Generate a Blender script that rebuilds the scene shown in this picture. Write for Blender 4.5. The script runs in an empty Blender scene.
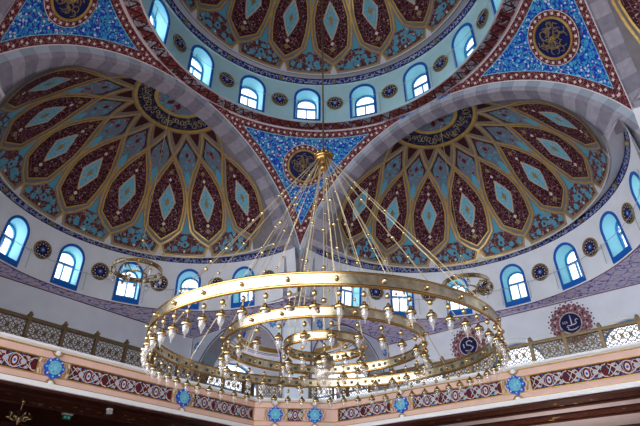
import bpy, math, random
from math import sin, cos, pi, radians as rad, sqrt, atan2, degrees
from mathutils import Vector, Matrix
random.seed(7)
S = 10.0                       # one plan unit = half the side of the central square = 10 m
col = bpy.context.scene.collection

# ------------------------------------------------------------------ materials
MATS = {}
def _nt(name):
    m = bpy.data.materials.new(name); m.use_nodes = True
    nt = m.node_tree
    return m, nt, nt.nodes['Principled BSDF']
def plain(name, c, rough=.6, metal=0., bump=0., bscale=8., var=0., vscale=3.):
    m, nt, b = _nt(name)
    b.inputs['Base Color'].default_value = (*c, 1); b.inputs['Roughness'].default_value = rough
    b.inputs['Metallic'].default_value = metal
    if not metal: b.inputs['Specular IOR Level'].default_value = .12
    tc = nt.nodes.new('ShaderNodeTexCoord')
    if var:
        n = nt.nodes.new('ShaderNodeTexNoise'); n.inputs['Scale'].default_value = vscale; n.inputs['Detail'].default_value = 4
        nt.links.new(tc.outputs['Object'], n.inputs['Vector'])
        r = nt.nodes.new('ShaderNodeValToRGB')
        r.color_ramp.elements[0].position = .3; r.color_ramp.elements[1].position = .7
        r.color_ramp.elements[0].color = (*[x*(1-var) for x in c], 1); r.color_ramp.elements[1].color = (*[min(1, x*(1+var)) for x in c], 1)
        nt.links.new(n.outputs['Fac'], r.inputs['Fac']); nt.links.new(r.outputs['Color'], b.inputs['Base Color'])
    if bump:
        n = nt.nodes.new('ShaderNodeTexNoise'); n.inputs['Scale'].default_value = bscale
        nt.links.new(tc.outputs['Object'], n.inputs['Vector'])
        bp = nt.nodes.new('ShaderNodeBump'); bp.inputs['Strength'].default_value = bump
        nt.links.new(n.outputs['Fac'], bp.inputs['Height']); nt.links.new(bp.outputs['Normal'], b.inputs['Normal'])
    MATS[name] = m
    return m
def floral(name, bg, layers, rough=.55, warp=.25, bgvar=None):
    """tile-like scatter: each layer = (colour, voronoi scale, threshold, kind); kind 'dot' or 'vein'"""
    m, nt, b = _nt(name); L = nt.links.new
    b.inputs['Roughness'].default_value = rough; b.inputs['Specular IOR Level'].default_value = .12
    tc = nt.nodes.new('ShaderNodeTexCoord')
    nz = nt.nodes.new('ShaderNodeTexNoise'); nz.inputs['Scale'].default_value = 2.2
    L(tc.outputs['Object'], nz.inputs['Vector'])
    sub = nt.nodes.new('ShaderNodeVectorMath'); sub.operation = 'MULTIPLY_ADD'
    L(nz.outputs['Color'], sub.inputs[0]); sub.inputs[1].default_value = (warp,)*3; L(tc.outputs['Object'], sub.inputs[2])
    cur = None
    def mix(fac, a, bcol):
        mx = nt.nodes.new('ShaderNodeMix'); mx.data_type = 'RGBA'
        L(fac, mx.inputs['Factor'])
        if isinstance(a, tuple): mx.inputs['A'].default_value = (*a, 1)
        else: L(a, mx.inputs['A'])
        mx.inputs['B'].default_value = (*bcol, 1)
        return mx.outputs['Result']
    cur = bg
    for i, (c, sc, th, kind) in enumerate(layers):
        off = nt.nodes.new('ShaderNodeVectorMath'); off.operation = 'ADD'
        L(sub.outputs[0], off.inputs[0]); off.inputs[1].default_value = (i*3.7, i*1.9, i*2.3)
        if kind == 'patch':
            v = nt.nodes.new('ShaderNodeTexNoise'); v.inputs['Scale'].default_value = sc; v.inputs['Detail'].default_value = 1
            L(off.outputs[0], v.inputs['Vector']); src = v.outputs['Fac']; op = 'GREATER_THAN'
        else:
            v = nt.nodes.new('ShaderNodeTexVoronoi'); v.inputs['Scale'].default_value = sc
            if kind == 'vein': v.feature = 'DISTANCE_TO_EDGE'
            L(off.outputs[0], v.inputs['Vector']); src = v.outputs['Distance']; op = 'LESS_THAN'
        t = nt.nodes.new('ShaderNodeMath'); t.operation = op
        L(src, t.inputs[0]); t.inputs[1].default_value = th
        cur = mix(t.outputs[0], cur, c)
    L(cur, b.inputs['Base Color'])
    MATS[name] = m
    return m

plain('white_plaster', (.80, .81, .85), .75, var=.04, vscale=1.2)
plain('drum_skylit_plaster', (.44, .69, .73), .75, var=.05, vscale=1.2)  # white drum plaster with cyan window light put into its colour
plain('dome_plaster', (.20, .182, .195), .7, var=.12, vscale=2)
plain('ledge_plaster', (.62, .62, .66), .7)
plain('gold_paint', (.46, .29, .06), .35, .35, var=.2, vscale=5)
plain('dull_gold', (.27, .19, .07), .5, .2, var=.25, vscale=6)
plain('script_gold', (.40, .32, .14), .5)
plain('voussoir_light', (.33, .31, .36), .6, var=.12, vscale=4)
plain('voussoir_dark', (.225, .21, .255), .6, var=.14, vscale=4)
plain('arch_face_light', (.42, .49, .55), .6, var=.06)
plain('arch_face_dark', (.31, .37, .43), .6, var=.06)
plain('line_white', (.72, .66, .66), .6)
plain('rose', (.62, .46, .44), .6)
plain('maroon', (.11, .012, .018), .55)
plain('deep_maroon', (.045, .012, .014), .55)
plain('cream', (.72, .62, .56), .6)
plain('navy', (.010, .015, .085), .45)
plain('cobalt', (.02, .11, .55), .4)
plain('window_blue', (.01, .12, .50), .4)
plain('frame_teal', (.02, .22, .48), .4)
plain('reveal_skylit', (.38, .82, .88), .6)  # blue daylight in the window reveals, painted as a cyan tint
plain('turquoise', (.085, .33, .47), .45)
plain('sky_blue', (.22, .58, .74), .45)
plain('pink_paint', (.78, .52, .43), .65, var=.04)
plain('ledge_white', (.88, .88, .87), .5)
plain('pier_paint', (.66, .72, .80), .6, var=.05)
plain('bronze', (.17, .115, .06), .4, .85, var=.2, vscale=8)
plain('dark_wood', (.055, .017, .013), .5, var=.3, vscale=3)
plain('panel_mauve', (.52, .48, .53), .6, var=.06)
plain('carpet', (.42, .29, .24), .9, var=.15)
plain('brass', (.50, .41, .26), .27, 1., bump=.25, bscale=9, var=.42, vscale=3.5)
plain('brass_bead', (.56, .41, .19), .22, 1.)
plain('brass_rim', (.46, .27, .085), .25, 1.)
plain('hub_bronze', (.30, .16, .05), .3, 1., var=.3, vscale=4)
plain('brass_wire', (.62, .50, .30), .35, .7)
plain('dark_slot', (.05, .06, .05), .3)
plain('steel_wire', (.40, .46, .50), .5, .3)
plain('purple_line', (.16, .06, .12), .6)
plain('flower_blue', (.07, .16, .55), .5)
plain('gray_box', (.45, .45, .46), .5)
plain('exit_green', (.01, .16, .07), .4)
floral('pendentive_tile', (.05, .34, .60), [((.012, .05, .48), 6.5, .525, 'patch'), ((.10, .52, .70), 3.2, .24, 'dot'), ((.012, .04, .42), 4.0, .045, 'vein'), ((.72, .70, .68), 4.6, .26, 'dot'), ((.38, .06, .10), 2.2, .13, 'dot')])
floral('lens_floral', (.045, .007, .012), [((.10, .018, .03), 3.5, .35, 'dot'), ((.30, .17, .20), 3.8, .022, 'vein'), ((.40, .28, .29), 4.8, .19, 'dot')], warp=.35)
floral('diamond_floral', (.13, .40, .54), [((.30, .52, .56), 4.5, .03, 'vein'), ((.46, .38, .24), 4.0, .20, 'dot'), ((.28, .08, .06), 3.2, .14, 'dot')])
floral('fan_floral', (.105, .030, .035), [((.08, .30, .43), 1.9, .38, 'dot'), ((.18, .46, .56), 3.0, .20, 'dot'), ((.36, .26, .20), 2.6, .022, 'vein'), ((.46, .20, .17), 3.6, .14, 'dot')], warp=.5)
floral('kite_floral', (.13, .17, .22), [((.07, .28, .38), 2.4, .33, 'dot'), ((.22, .035, .04), 2.4, .24, 'dot'), ((.42, .35, .30), 3.6, .15, 'dot')])
floral('red_border', (.105, .018, .026), [((.30, .12, .13), 4., .05, 'vein'), ((.45, .30, .28), 5, .18, 'dot')])
floral('ring_floral', (.22, .055, .055), [((.36, .39, .45), 1.3, .50, 'dot'), ((.10, .015, .02), 2.4, .045, 'vein'), ((.55, .44, .40), 4., .16, 'dot')])
floral('band_tile', (.025, .04, .24), [((.42, .46, .56), 4.0, .07, 'vein'), ((.34, .38, .50), 4.5, .27, 'dot')])
floral('script_navy', (.008, .011, .05), [((.30, .24, .10), 2.6, .012, 'vein'), ((.38, .30, .12), 3.4, .10, 'dot')], warp=.8)
floral('purple_tile', (.80, .70, .86), [((.14, .16, .56), 2.4, .26, 'dot'), ((.20, .20, .56), 1.7, .035, 'vein'), ((.55, .28, .38), 2.6, .15, 'dot'), ((.9, .85, .9), 3.2, .13, 'dot')])
floral('blue_wall_tile', (.80, .76, .80), [((.06, .13, .52), 1.3, .36, 'dot'), ((.10, .20, .60), 2.2, .16, 'dot')], warp=.6)
floral('corona_floral', (.20, .06, .08), [((.55, .46, .48), 6, .035, 'vein'), ((.08, .01, .02), 5, .16, 'dot')])
floral('wood_gilded', (.06, .020, .015), [((.60, .44, .18), 1.5, .17, 'dot'), ((.36, .34, .36), 1.1, .13, 'dot'), ((.14, .05, .03), 2.0, .04, 'vein')], warp=.5)
floral('star_tile', (.10, .42, .58), [((.30, .62, .70), 9, .05, 'vein'), ((.35, .10, .10), 4.5, .12, 'dot'), ((.60, .60, .55), 8, .16, 'dot')])

def glass(name, tint, gl=.08, diff=.0, dcol=(1, 1, 1)):
    m, nt, b = _nt(name); nt.nodes.remove(b); L = nt.links.new
    out = nt.nodes['Material Output']
    t = nt.nodes.new('ShaderNodeBsdfTransparent'); t.inputs['Color'].default_value = (*tint, 1)
    g = nt.nodes.new('ShaderNodeBsdfGlossy'); g.inputs['Roughness'].default_value = .08
    mx = nt.nodes.new('ShaderNodeMixShader'); mx.inputs[0].default_value = gl
    L(t.outputs[0], mx.inputs[1]); L(g.outputs[0], mx.inputs[2]); res = mx.outputs[0]
    if diff:
        d = nt.nodes.new('ShaderNodeBsdfDiffuse'); d.inputs['Color'].default_value = (*dcol, 1)
        m2 = nt.nodes.new('ShaderNodeMixShader'); m2.inputs[0].default_value = diff
        L(res, m2.inputs[1]); L(d.outputs[0], m2.inputs[2]); res = m2.outputs[0]
    L(res, out.inputs['Surface']); MATS[name] = m
glass('pane_glass', (.98, .97, 1.0), .04)
glass('pendant_glass', (.96, .95, .93), .16, .20, (.9, .86, .8))
glass('lamp_glass', (.96, .95, .93), .12, .16, (.9, .88, .84))

# ------------------------------------------------------------------ mesh builder
class MB:
    def __init__(s): s.v = []; s.f = []; s.m = []; s.names = []; s.sm = []
    def slot(s, n):
        if n not in s.names: s.names.append(n)
        return s.names.index(n)
    def add(s, vs, fs, mat, smooth=False):
        o = len(s.v); s.v += [tuple(p) for p in vs]; k = s.slot(mat)
        for f in fs: s.f.append([o+i for i in f]); s.m.append(k); s.sm.append(smooth)
    def grid(s, rows, mat, smooth=True, close=False):
        n = len(rows[0]); vs = [p for r in rows for p in r]; fs = []
        for i in range(len(rows)-1):
            for j in range(n if close else n-1):
                k = (j+1) % n
                fs.append((i*n+j, i*n+k, (i+1)*n+k, (i+1)*n+j))
        s.add(vs, fs, mat, smooth)
    def box(s, a, b, mat):
        x0, y0, z0 = a; x1, y1, z1 = b
        vs = [(x, y, z) for x in (x0, x1) for y in (y0, y1) for z in (z0, z1)]
        s.add(vs, [(0, 1, 3, 2), (4, 6, 7, 5), (0, 4, 5, 1), (2, 3, 7, 6), (0, 2, 6, 4), (1, 5, 7, 3)], mat)
    def tube(s, pts, r, mat, n=6, closed=False, caps=True):
        pts = [Vector(p) for p in pts]; rows = []; N = len(pts)
        prev = None
        for i, p in enumerate(pts):
            if closed: t = pts[(i+1) % N]-pts[i-1]
            else: t = pts[min(i+1, N-1)]-pts[max(i-1, 0)]
            t.normalize()
            a = prev if prev is not None else (Vector((0, 0, 1)) if abs(t.z) < .9 else Vector((1, 0, 0)))
            u = a - t*a.dot(t)
            if u.length < 1e-6: u = t.orthogonal()
            u.normalize(); w = t.cross(u); prev = u
            rr = r[i] if isinstance(r, (list, tuple)) else r
            rows.append([p+(u*cos(2*pi*k/n)+w*sin(2*pi*k/n))*rr for k in range(n)])
        if closed: rows.append(rows[0])
        s.grid(rows, mat, True, True)
        if caps and not closed:
            s.add(rows[0], [tuple(range(n))[::-1]], mat); s.add(rows[-1], [tuple(range(n))], mat)
    def lathe(s, prof, c, mat, n=12, smooth=True):
        rows = [[(c[0]+r*cos(2*pi*k/n), c[1]+r*sin(2*pi*k/n), c[2]+z) for k in range(n)] for r, z in prof]
        s.grid(rows, mat, smooth, True)
    def ball(s, c, r, mat, n=8, k=5, sz=1.):
        s.lathe([(max(r*sin(pi*i/k), 1e-5), -r*sz*cos(pi*i/k)) for i in range(k+1)], c, mat, n)
    def build(s, name, parent=None, loc=None):
        me = bpy.data.meshes.new(name)
        L = Vector(loc) if loc is not None else Vector((0, 0, 0))
        me.from_pydata([tuple((Vector(p)-L)*S) for p in s.v], [], s.f)
        for n in s.names: me.materials.append(MATS[n])
        me.polygons.foreach_set('material_index', s.m); me.polygons.foreach_set('use_smooth', s.sm)
        me.validate(); me.update()
        o = bpy.data.objects.new(name, me); col.objects.link(o)
        if parent is not None: o.parent = parent
        elif loc is not None: o.location = L*S
        return o
def struct(o, label=None):
    o['kind'] = 'structure'
    if label: o['label'] = label
    return o
def tag(o, label, cat, group=None):
    o['label'] = label; o['category'] = cat
    if group: o['group'] = group
    return o
def empty(name, loc, label, cat, group=None):
    o = bpy.data.objects.new(name, None); col.objects.link(o); o.location = Vector(loc)*S
    o.empty_display_size = .5
    return tag(o, label, cat, group)
def dup(o, parent=None):
    c = o.copy(); col.objects.link(c)
    if parent is not None: c.parent = parent
    for ch in o.children: dup(ch, c)
    return c

# ------------------------------------------------------------------ setting numbers
RA = 1.0911                    # outer edge of the great arches
RI = 1.035                     # their soffit
PT = 1.085                     # depth of the soffit
RP = sqrt(1+RA*RA)             # pendentive sphere
ZT = RA
FLOOR = -1.36
GX = 1.2454                    # gallery front
BW = 2.06                      # back wall of the side bays
ZS = .0876                     # flat soffit under the half drums
def rotz(p, a): return (p[0]*cos(a)-p[1]*sin(a), p[0]*sin(a)+p[1]*cos(a), p[2])

# side k: outward direction angle; local frame (t along the wall, d outward)
SIDES = {'left': pi, 'right': pi/2, 'front': 0., 'rear': -pi/2}
def sp(side, t, d, z):
    """t runs so that in plan (d outward, t to the left of outward)"""
    a = SIDES[side]
    return (d*cos(a)-t*sin(a), d*sin(a)+t*cos(a), z)

# ------------------------------------------------------------------ floor
m = MB(); m.box((-3.2, -3.2, FLOOR-.02), (3.2, 3.2, FLOOR), 'carpet'); struct(m.build('floor'))

# ------------------------------------------------------------------ painted domes
def dome_pt(c, zc, R, az, th, off=0.):
    a, t = rad(az), rad(th); q = R-off
    return (c[0]+q*cos(t)*cos(a), c[1]+q*cos(t)*sin(a), zc+q*sin(t))
def interp(prof, n):
    out = []
    for i in range(len(prof)-1):
        (a, w0), (b, w1) = prof[i], prof[i+1]
        k = max(1, int(round(abs(b-a)/n)))
        for j in range(k): out.append((a+(b-a)*j/k, w0+(w1-w0)*j/k))
    out.append(prof[-1]); return out
class Dome:
    def __init__(s, c, zc, R): s.c, s.zc, s.R, s.m = c, zc, R, MB()
    def P(s, az, th, off=0): return dome_pt(s.c, s.zc, s.R, az, th, off)
    def fill(s, ac, prof, mat, off, nx=6):
        rows = [[s.P(ac+w*(2*j/nx-1), th, off) for j in range(nx+1)] for th, w in interp(prof, 1.5)]
        s.m.grid(rows, mat, True)
    def ribbon(s, path, w, mat, off, step=1.2):
        pts = []
        for i in range(len(path)-1):
            (a0, t0), (a1, t1) = path[i], path[i+1]
            k = max(1, int(max(abs(a1-a0)*cos(rad(t0)), abs(t1-t0))/step))
            for j in range(k): pts.append((a0+(a1-a0)*j/k, t0+(t1-t0)*j/k))
        pts.append(path[-1])
        p3 = [Vector(s.P(a, t, off)) for a, t in pts]; rows = []
        cc = Vector((s.c[0], s.c[1], s.zc))
        for i, p in enumerate(p3):
            t = (p3[min(i+1, len(p3)-1)]-p3[max(i-1, 0)]).normalized()
            n = (cc-p).normalized(); sd = t.cross(n).normalized()
            rows.append([p-sd*w/2, p+sd*w/2])
        s.m.grid(rows, mat, True)
    def outline(s, ac, prof, w, mat, off):
        pr = [(ac-a, t) for t, a in prof]; pl = [(ac+a, t) for t, a in reversed(prof)]
        s.ribbon(pr+pl+([pr[0]] if prof[0][1] else []), w, mat, off)
    def ring(s, th0, th1, a0, a1, mat, off):
        n = max(8, int((a1-a0)/2.5))
        s.m.grid([[s.P(a0+(a1-a0)*j/n, th0+(th1-th0)*i/2, off) for j in range(n+1)] for i in range(3)], mat, True)
LENS = [(22.9, .0), (28.0, 7.2), (34, 8.7), (40.5, 9.5), (46, 8.5), (52, 5.6), (59.2, 0)]
LENS_IN = [(23.8, .0), (28.4, 6.5), (34, 7.9), (40.5, 8.7), (46, 7.7), (51.7, 5.0), (58.0, 0)]
EDGE = [(0, 20.6), (4.2, 23.2), (8.9, 27.6), (10.3, 34), (11.25, 41.5), (10.0, 48), (6.7, 54.5), (0, 61), (-11.25, 72)]
FAN = [(17.3, 8.6), (20.4, 9.9), (22.4, 7.2), (25.0, 4.3), (28.5, 2.3), (32, 1.3), (37, .4)]
FAN_IN = [(26.2, 2.6), (28.5, 1.6), (32, .9), (36, .3)]
KITE = [(46, .2), (52, 3.6), (58, 7.6), (61.2, 9.0), (64, 6.6), (69.3, 0)]
KITE_IN = [(50, .8), (54, 3.6), (58.5, 6.5), (61, 7.2), (63.5, 5.2), (67.5, 0)]
def paint_dome(c, zc, R, az0, half, seams):
    d = Dome(c, zc, R)
    n = 96
    a0, a1 = (az0-half, az0+half)
    half0 = half; half = 90 if half < 170 else 180
    d.m.grid([[d.P(a0+(a1-a0)*j/n, 15.5+(89.5-15.5)*i/30) for j in range(n+1)] for i in range(31)], 'dome_plaster', True)
    wins = [az0+22.5*k for k in range(-8, 8)] if half > 170 else [az0+22.5*k for k in range(-4, 5)]
    lens = [a+11.25 for a in wins] if half > 170 else [az0+22.5*k+11.25 for k in range(-4, 4)]
    h = .0010
    for L in lens:
        d.fill(L, LENS, 'deep_maroon', 2*h); d.fill(L, LENS_IN, 'lens_floral', 3*h)
        d.outline(L, LENS, .0085, 'gold_paint', 3.5*h)
        dm = [(31.5, 0), (35, 2.0), (39.8, 4.4), (43.5, 2.6), (47.5, 0)]
        d.fill(L, dm, 'diamond_floral', 5*h); d.outline(L, dm, .0075, 'cream', 5.5*h); d.outline(L, dm, .004, 'gold_paint', 6*h)
        d.fill(L, [(37.3, 0), (39.6, 1.3), (41.9, 0)], 'dull_gold', 6*h)
        for t, sz in ((29.8, .9), (49.6, .9)):
            d.fill(L, [(t-.9, 0), (t, sz*1.1), (t+.9, 0)], 'cream', 5*h, 2)
        for t in (27.3, 53.):
            d.fill(L, [(t-1.2, 0), (t, 1.6), (t+1.2, 0)], 'dull_gold', 5*h, 2)
        for sg in (-1, 1):
            pth = [(L+sg*a, t) for a, t in EDGE]
            d.ribbon(pth, .026, 'dome_plaster', 4*h); d.ribbon(pth, .0105, 'gold_paint', 7*h)
        d.fill(L, [(65.5, 0), (68.5, 3.3), (71.6, 6.6)], 'deep_maroon', 2*h, 4)
        d.outline(L, [(64.6, 0), (68, 4.0), (71.9, 8.3)], .006, 'dull_gold', 3*h)
    for W in wins:
        lim = half < 170 and abs(W-az0) > 89
        if lim: continue
        d.fill(W, FAN, 'fan_floral', 2*h); d.fill(W, FAN_IN, 'turquoise', 3*h)
        d.outline(W, FAN, .007, 'deep_maroon', 3.5*h)
        d.outline(W, FAN, .0035, 'gold_paint', 3.8*h)
        for aa, tt, rr in ((0, 21.6, 1.5), (-4.3, 19.6, 1.2), (4.3, 19.6, 1.2), (0, 24.4, .8), (-7.3, 19.6, .7), (7.3, 19.6, .7), (0, 18.6, .6)):
            d.fill(W+aa, [(tt-rr, .3*rr), (tt-.5*rr, 1.1*rr), (tt+.1*rr, .8*rr), (tt+.4*rr, 1.0*rr), (tt+rr, 0)], 'turquoise', 4*h, 2)
        d.fill(W, [(20.6, 0), (21.4, .7), (22.3, 0)], 'maroon', 5*h, 2); d.fill(W, [(17.7, 0), (18.3, .6), (18.9, 0)], 'cream', 5*h, 2)
        base = [(W-11.25, 20.6), (W-9.3, 16.7), (W, 16.25), (W+9.3, 16.7), (W+11.25, 20.6)]
        d.ribbon(base, .028, 'dome_plaster', 4*h); d.ribbon(base, .0105, 'gold_paint', 7*h)
        d.fill(W, KITE, 'deep_maroon', 2*h); d.fill(W, KITE_IN, 'kite_floral', 3*h)
        d.fill(W, [(46.5, .2), (50, 2.2), (52.5, 1.6), (54.5, 0)], 'turquoise', 4*h)
        d.fill(W, [(60, 0), (61.5, 1.8), (63, 0)], 'maroon', 4*h, 2)
        if abs(W-az0) < 89 or half > 170:
            # white plaster gores between two fans
            for sg in (-1, 1):
                d.m.add([d.P(W+sg*9.7, 15.6, 4.5*h), d.P(W+sg*11.25, 15.6, 4.5*h), d.P(W+sg*11.25, 20.0, 4.5*h), d.P(W+sg*9.9, 17.0, 4.5*h)], [(0, 1, 2, 3)], 'ledge_plaster')
    d.ring(15.5, 16.1, a0, a1, 'ledge_plaster', 8*h)
    d.ring(72.4, 73.6, a0, a1, 'gold_paint', 6*h)
    d.ring(73.6, 79.8, a0, a1, 'script_navy', 4*h)
    # gold script strokes winding round the medallion
    rnd = random.Random(3)
    for k in range(int((a1-a0)/5)):
        a = a0+2+5*k; ph = rnd.uniform(0, 6.28); t0 = 76.7+rnd.uniform(-1.2, 1.2); q = rnd.uniform(.8, 1.7); sw = rnd.choice((-1, 1))
        p = [(a+q*3.2*cos(ph+sw*j*.75)*(1-j*.07), t0+q*sin(ph+sw*j*.75)*(1-j*.07)) for j in range(8)]
        d.ribbon(p, .0036, 'script_gold', 6*h, .5)
    d.ring(79.8, 81.2, a0, a1, 'gold_paint', 6*h)
    d.ring(81.2, 89.4, a0, a1, 'kite_floral', 4*h)
    for k in range(int((a1-a0)/45)):
        a = a0+22.5+45*k
        d.fill(a, [(83.2, 0), (85, 13), (86.4, 8), (88, 0)], 'maroon', 6*h, 4)
    d.m.ball((c[0], c[1], zc+R-.012), .018, 'gold_paint', 10, 6)
    return d.m

m = paint_dome((0, 0), 1.218, .903, 90, 180, None)
struct(m.build('ceiling'), 'main dome painted with maroon lens panels')

# ------------------------------------------------------------------ drums with arched windows
WIN_N = [0]
def arch_outline(hw, zb, zs, zt, n=14):
    """closed outline, arc-length x and z, counter-clockwise from lower right"""
    p = [(hw, zb), (hw, (zb+zs)/2)]
    for i in range(n+1):
        a = pi*i/n; p.append((hw*cos(a), zs+(zt-zs)*sin(a)))
    p += [(-hw, (zb+zs)/2), (-hw, zb), (-hw*.33, zb), (hw*.33, zb)]
    return p
def scale_outline(p, s, cz): return [(x*s, cz+(z-cz)*s) for x, z in p]
def hole_panel(mb, f, x0, x1, z0, z1, out, mat, n=3):
    """panel x0..x1, z0..z1 with the outline cut out; f(x,z,depth)->point"""
    cz = sum(z for _, z in out)/len(out); cx = 0.
    outer = []
    for x, z in out:
        dx, dz = x-cx, z-cz; s = 1e9
        if dx > 1e-9: s = min(s, (x1-cx)/dx)
        if dx < -1e-9: s = min(s, (x0-cx)/dx)
        if dz > 1e-9: s = min(s, (z1-cz)/dz)
        if dz < -1e-9: s = min(s, (z0-cz)/dz)
        outer.append((cx+dx*s, cz+dz*s))
    # pull the nearest outer point onto each corner
    for qx, qz in ((x0, z0), (x1, z0), (x0, z1), (x1, z1)):
        i = min(range(len(outer)), key=lambda k: (outer[k][0]-qx)**2+(outer[k][1]-qz)**2)
        outer[i] = (qx, qz)
    rows = []
    for k in range(n+1):
        t = k/n
        rows.append([f(a[0]+(b[0]-a[0])*t, a[1]+(b[1]-a[1])*t, 0) for a, b in zip(out, outer)])
    mb.grid(rows, mat, False, True)
def make_window(f, out, depth, label, sur='window_blue'):
    """f(x, z, d): d>0 goes outward through the wall"""
    WIN_N[0] += 1
    cz = sum(z for _, z in out)/len(out)
    far = scale_outline(out, .86 if sur == 'window_blue' else .97, cz)
    m = MB()
    m.grid([[f(x, z, 0) for x, z in out], [f(x, z, depth) for x, z in far]], 'reveal_skylit' if sur == 'window_blue' else 'ledge_white', True, True)
    w = struct(m.build('window_%d' % WIN_N[0]), label)
    fr = MB()
    o2 = scale_outline(out, 1.2 if sur == 'window_blue' else 1.06, cz)
    fr.grid([[f(x, z, .0) for x, z in out], [f(x, z, -.006) for x, z in out], [f(x, z, -.006) for x, z in o2], [f(x, z, .001) for x, z in o2]], sur, False, True)
    fr.build('surround', w)
    sa = MB(); d0, d1 = depth-.012, depth
    i1 = scale_outline(far, .86 if sur == 'window_blue' else .95, cz)
    sa.grid([[f(x, z, d0+.008) for x, z in far], [f(x, z, d0) for x, z in far], [f(x, z, d0) for x, z in i1], [f(x, z, d1) for x, z in i1]], 'frame_teal', False, True)
    hw = max(x for x, _ in far); zb = min(z for _, z in far); zt = max(z for _, z in far)
    zm = zb+(zt-zb)*.60; b = .0055
    def bar(xa, xb, za, zb_):
        vs = [f(x, z, d) for x in (xa, xb) for z in (za, zb_) for d in (d0, d1)]
        sa.add(vs, [(0, 1, 3, 2), (4, 6, 7, 5), (0, 4, 5, 1), (2, 3, 7, 6), (0, 2, 6, 4), (1, 5, 7, 3)], 'frame_teal')
    bar(-hw*.95, hw*.95, zm-b, zm+b)
    bar(-b*.6, b*.6, zb, zm)
    sa.build('sash', w)
    pn = MB(); pn.add([f(x, z, depth-.004) for x, z in far], [tuple(range(len(far)))], 'pane_glass')
    pn.build('pane', w)
    return w

def drum(name, cf, az0, ks, half, z0, z1, winz, label, mat, win_label, hw, extra=()):
    """cf(z)->(cx,cy,r); windows at az0+22.5k"""
    m = MB()
    for k in ks:
        ac = az0+22.5*k
        r_mid = cf((z0+z1)/2)[2]
        w = r_mid*rad(11.25)
        def f(x, z, d, ac=ac):
            cx, cy, r = cf(z); a = rad(ac)+x/r_mid
            return (cx+(r+d)*cos(a), cy+(r+d)*sin(a), z)
        out = arch_outline(hw, *winz)
        hole_panel(m, f, -w, w, z0, z1, out, mat, 3)
        make_window(f, out, .085, win_label)
    for a0, a1 in extra:
        m.grid([[(lambda cx, cy, r: (cx+r*cos(rad(a0+(a1-a0)*j/8)), cy+r*sin(rad(a0+(a1-a0)*j/8)), z))(*cf(z)) for j in range(9)] for z in (z0, (z0+z1)/2, z1)], mat, True)
    return m
def circ_pt(c, r, az, z): return (c[0]+r*cos(rad(az)), c[1]+r*sin(rad(az)), z)
def rings(mb, specs, a0, a1, mats, n):
    """specs: list of (cx,cy,r,z)"""
    for i in range(len(specs)-1):
        mb.grid([[circ_pt(s[:2], s[2], a0+(a1-a0)*j/n, s[3]) for j in range(n+1)] for s in specs[i:i+2]], mats[i], True)

# main drum
m = drum('wall', lambda z: (0, 0, .942), 90, range(-8, 8), 180, 1.075, 1.44, (1.135, 1.315, 1.392), 'main drum', 'drum_skylit_plaster', None, .074)
rings(m, [(0, 0, .8876, 1.061), (0, 0, .8876, 1.075), (0, 0, .943, 1.075)], 0, 360, ['drum_skylit_plaster', 'drum_skylit_plaster'], 96)
rings(m, [(0, 0, .942, 1.44), (0, 0, .932, 1.441), (0, 0, .922, 1.480), (0, 0, .915, 1.484), (0, 0, .866, 1.470)], 0, 360, ['drum_skylit_plaster', 'band_tile', 'ledge_plaster', 'ledge_plaster'], 96)
for zz, rr in ((1.4415, .931), (1.479, .9215)):
    m.tube([circ_pt((0, 0), rr-.001, 3.75*j, zz) for j in range(96)], .0035, 'navy', 5, True)
for k in range(16):
    a = 90+11.25+22.5*k
    c = circ_pt((0, 0), .926, a, 1.4605); m.ball(c, .0155, 'dull_gold', 8, 5)
    cc = circ_pt((0, 0), .914, a, 1.4605); m.ball(cc, .006, 'turquoise', 6, 4)
# patterned ring between drum and pendentives
rings(m, [(0, 0, .8876, 1.061), (0, 0, .884, 1.058), (0, 0, .9, 1.0655)], 0, 360, ['line_white', 'line_white'], 96)
rings(m, [(0, 0, .896, 1.0635), (0, 0, .985, 1.0845), (0, 0, 1.0, 1.0911)], 0, 360, ['ring_floral', 'line_white'], 128)
for k in range(96):    # zigzag stems on the ring
    a = 3.75*k
    for (aa, ra), (ab, rb) in (((a, .903), (a+1.875, .978)), ((a+1.875, .978), (a+3.75, .903))):
        def q(az, r, dz): return circ_pt((0, 0), r, az, 1.0635+(r-.896)*.236-.002+dz)
        w = .28
        m.add([q(aa-w, ra, 0), q(aa+w, ra, 0), q(ab+w, rb, 0), q(ab-w, rb, 0)], [(0, 1, 2, 3)], 'deep_maroon')
struct(m.build('wall_drum'), 'white drum ring of the main dome')

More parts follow.
